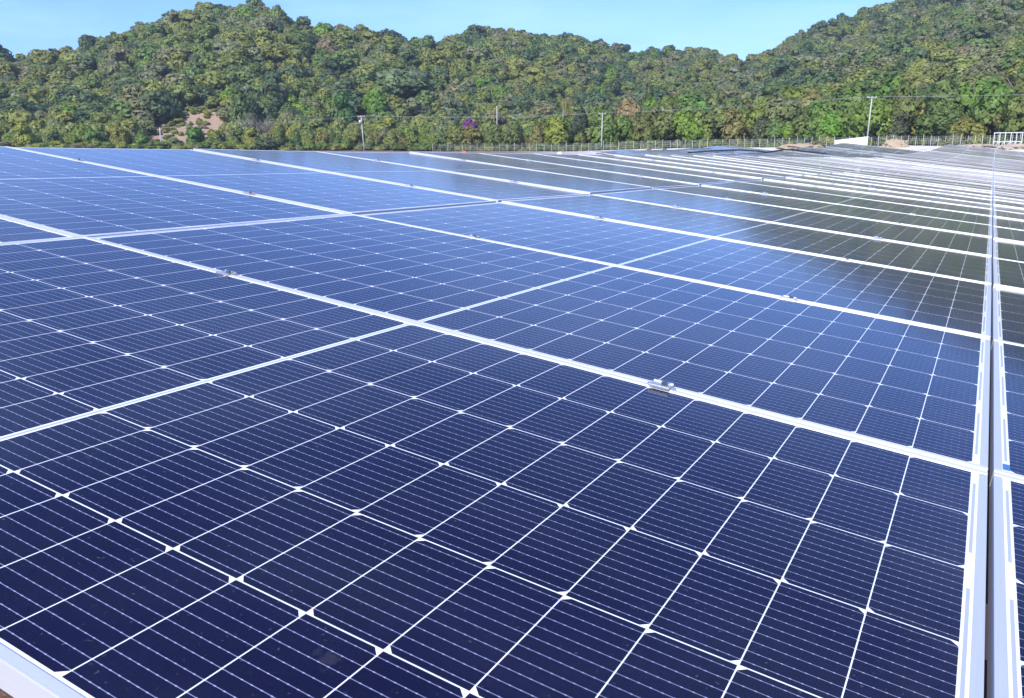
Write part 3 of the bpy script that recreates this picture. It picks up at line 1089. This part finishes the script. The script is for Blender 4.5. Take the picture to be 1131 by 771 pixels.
# ------------------------------------------------------------------ fence
def fence():
    xs = np.arange(478, 1240, 8.2)
    R = empty('wire_fence', on_ground(700, 199))
    tag(R, 'long wire mesh fence with pale concrete posts below the tree belt', 'fence')
    off = R.location.copy()
    pts = []
    for x in xs:
        d = float(np.interp(az_of(x), F_AZ, F_D))
        pts.append(on_ground(x, d) - off)
    r = random.Random(4)
    for p in pts:
        B = MB()
        hh = r.uniform(1.75, 2.1)
        lx = r.uniform(-.08, .08)
        B.bar(p + Vector((0, 0, -.3)), p + Vector((lx, r.uniform(-.1, .1), hh)), .07, .07)
        B.obj('post', MAT_POST, R)
    B = MB()
    for a, b in zip(pts, pts[1:]):
        for z in (.08, .5, .95, 1.4, 1.75):
            B.bar(a + Vector((0, 0, z)), b + Vector((0, 0, z)), .013, .013)
        n = max(2, int((b - a).length / .33))
        for k in range(1, n):
            q = a.lerp(b, k / n)
            B.bar(q + Vector((0, 0, .05)), q + Vector((0, 0, 1.75)), .014, .014)
    B.obj('wire_mesh', MAT_WIRE, R)
fence()

# ------------------------------------------------------------------ small things near the fence
def block_wall():
    a, b = on_ground(922, 177), on_ground(958, 176)
    h0 = CAM.z + tanel(922, 151.5) * 177 - a.z
    R = empty('block_wall', a)
    tag(R, 'low white rendered wall beside the foot of the right pole', 'wall')
    d = b - a
    n = Vector((-d.y, d.x, 0)).normalized()
    B = MB()
    H0, H1 = 1.25, 1.75
    base = [Vector((0, 0, -.4)), d + Vector((0, 0, -.4))]
    top = [Vector((0, 0, H0)), d + Vector((0, 0, H1 - d.z + .15))]
    vs = [B.bm.verts.new(p + n * s) for s in (-.15, .15) for p in (base[0], base[1], top[1], top[0])]
    for f in ((0, 1, 2, 3), (7, 6, 5, 4), (0, 4, 5, 1), (1, 5, 6, 2), (2, 6, 7, 3), (3, 7, 4, 0)):
        B.bm.faces.new([vs[k] for k in f])
    B.obj('wall', MAT_WHITE, R)
    B = MB()
    B.bar(top[0] + Vector((-.1, 0, .05)), top[1] + Vector((.1, 0, .05)), .40, .10)
    B.obj('coping', MAT_WHITE, R)
block_wall()

def steel_stand():
    g, g2 = on_ground(1097, 160), on_ground(1128, 160)
    g.z += .0
    R = empty('steel_stand', g)
    tag(R, 'white metal frame of upright bars standing by the fence at right', 'frame')
    d = (g2 - g)
    d.z = 0
    L = d.length
    ex = d.normalized()
    ey = Vector((-ex.y, ex.x, 0))
    def W(x, y, z): return ex * x + ey * y + Vector((0, 0, z))
    H = 2.35
    for y in (0, 1.4):
        for z in (0.95, H):
            B = MB()
            B.bar(W(-.1, y, z), W(L + .1, y, z), .11, .11)
            B.obj('rail', MAT_STAND, R)
        for k in range(6):
            x = L * k / 5
            B = MB()
            B.bar(W(x, y, -.3), W(x, y, H), .11, .11)
            B.obj('upright', MAT_STAND, R)
        for k in range(5):
            B = MB()
            B.bar(W(L * k / 5, y, .0), W(L * (k + 1) / 5, y, 0.95), .07, .07)
            B.obj('brace', MAT_STAND, R)
    for k in range(6):
        B = MB()
        B.bar(W(L * k / 5, 0, H - .02), W(L * k / 5, 1.4, H - .02), .12, .12)
        B.obj('tie', MAT_STAND, R)
steel_stand()

def heap(x, d, wpx, h, col, name, label, cat, seed):
    g = on_ground(x, d)
    wd = wpx / FPX * d
    bm = bmesh.new()
    bmesh.ops.create_icosphere(bm, subdivisions=5, radius=1.0)
    for v in bm.verts:
        n = noise.noise(v.co * 2.1 + Vector((seed, 0, 0))) * .35 + noise.noise(v.co * 5 + Vector((seed, 3, 0))) * .22 + noise.noise(v.co * 13 + Vector((seed, 7, 0))) * .10
        v.co *= 1 + n
        v.co.x *= wd / 2
        v.co.y *= wd / 2 * .7
        v.co.z *= h
        if v.co.z < -.2: v.co.z = -.2
    for f in bm.faces: f.smooth = True
    me = bpy.data.meshes.new(name)
    bm.to_mesh(me)
    bm.free()
    me.materials.append(plain(name + '_surface', col, .95, 0, .35, 3, .5))
    o = link(name, me, None, g, (0, 0, rad(-az_of(x))))
    tag(o, label, cat)
heap(885, 178, 42, .85, (.36, .28, .19), 'soil_heap', 'low orange-brown heap of earth left of the white wall', 'heap', 1)
heap(989, 168, 24, 1.3, (.38, .29, .19), 'soil_heap', 'steeper orange heap of dry earth right of the right pole', 'heap', 2)
heap(1075, 161, 46, .55, (.38, .31, .24), 'soil_heap', 'long pinkish heap of earth left of the white metal frame', 'heap', 3)
heap(1122, 152, 34, .7, (.38, .31, .24), 'soil_heap', 'pinkish earth heap at the foot of the white metal frame', 'heap', 5)
heap(513, 150, 8, 1.15, (.62, .13, .10), 'red_tarpaulin', 'small red tarpaulin bundle peeping over the raised panel edge', 'tarpaulin', 4)
for x, d_, w_, lb in ((618, 178, 5, 'white stone at the fence foot left of the middle pole'), (717, 188, 5, 'first dark stone right of the middle pole'),
                      (734, 186, 5, 'second dark stone right of the middle pole'), (835, 150, 5, 'dark stone on the pale strip below the fence')):
    heap(x, d_, w_, .5, (.75, .74, .72) if x == 618 else (.10, .09, .09), 'stone', lb, 'stone', x)

# black conduit lying in loops along the ground beyond the table's far left edge
def conduit():
    px = [(760, 168.5), (785, 166.8), (805, 165.8), (817, 165.6), (826, 166.3), (838, 166.8), (846, 168.2), (854, 167.2), (866, 165.4), (878, 165.3), (886, 167), (896, 168), (912, 169.2)]
    pts = []
    for x, y in px:
        pts.append(P_at(x, y, 74 + (x - 760) * -.06))
    B = MB()
    B.tube(pts, .06, 8)
    o = B.obj('black_conduit', MAT_BLACK)
    tag(o, 'long wavy black conduit lying along the edge of the left far array', 'conduit')
conduit()

# a loose clamp left lying on a panel
o = link('loose_clamp', CLM, None, tpos(1.30, 9 * PITCH + 0.25, h=0.02), (0, TAU + .1, .5))
o.scale = (1.3, 1.3, 1.3)
tag(o, 'small metal bracket left lying on a panel in the tenth row', 'bracket')

# ------------------------------------------------------------------ thin air haze over the valley
B = MB()
B.box((-100, 200, 95), (2600, 2600, 210))
M = NT('haze_air')
M.t.nodes.remove(M.b)
pv = M.n('VolumePrincipled')
pv.inputs['Color'].default_value = C(0.80, 0.87, 1.0)
pv.inputs['Density'].default_value = 0.00026
pv.inputs['Anisotropy'].default_value = 0.2
M.t.links.new(pv.outputs[0], M.out.inputs['Volume'])
tag(B.obj('haze', M.m), 'thin bluish haze in the air before the hills', 'haze', kind='stuff')
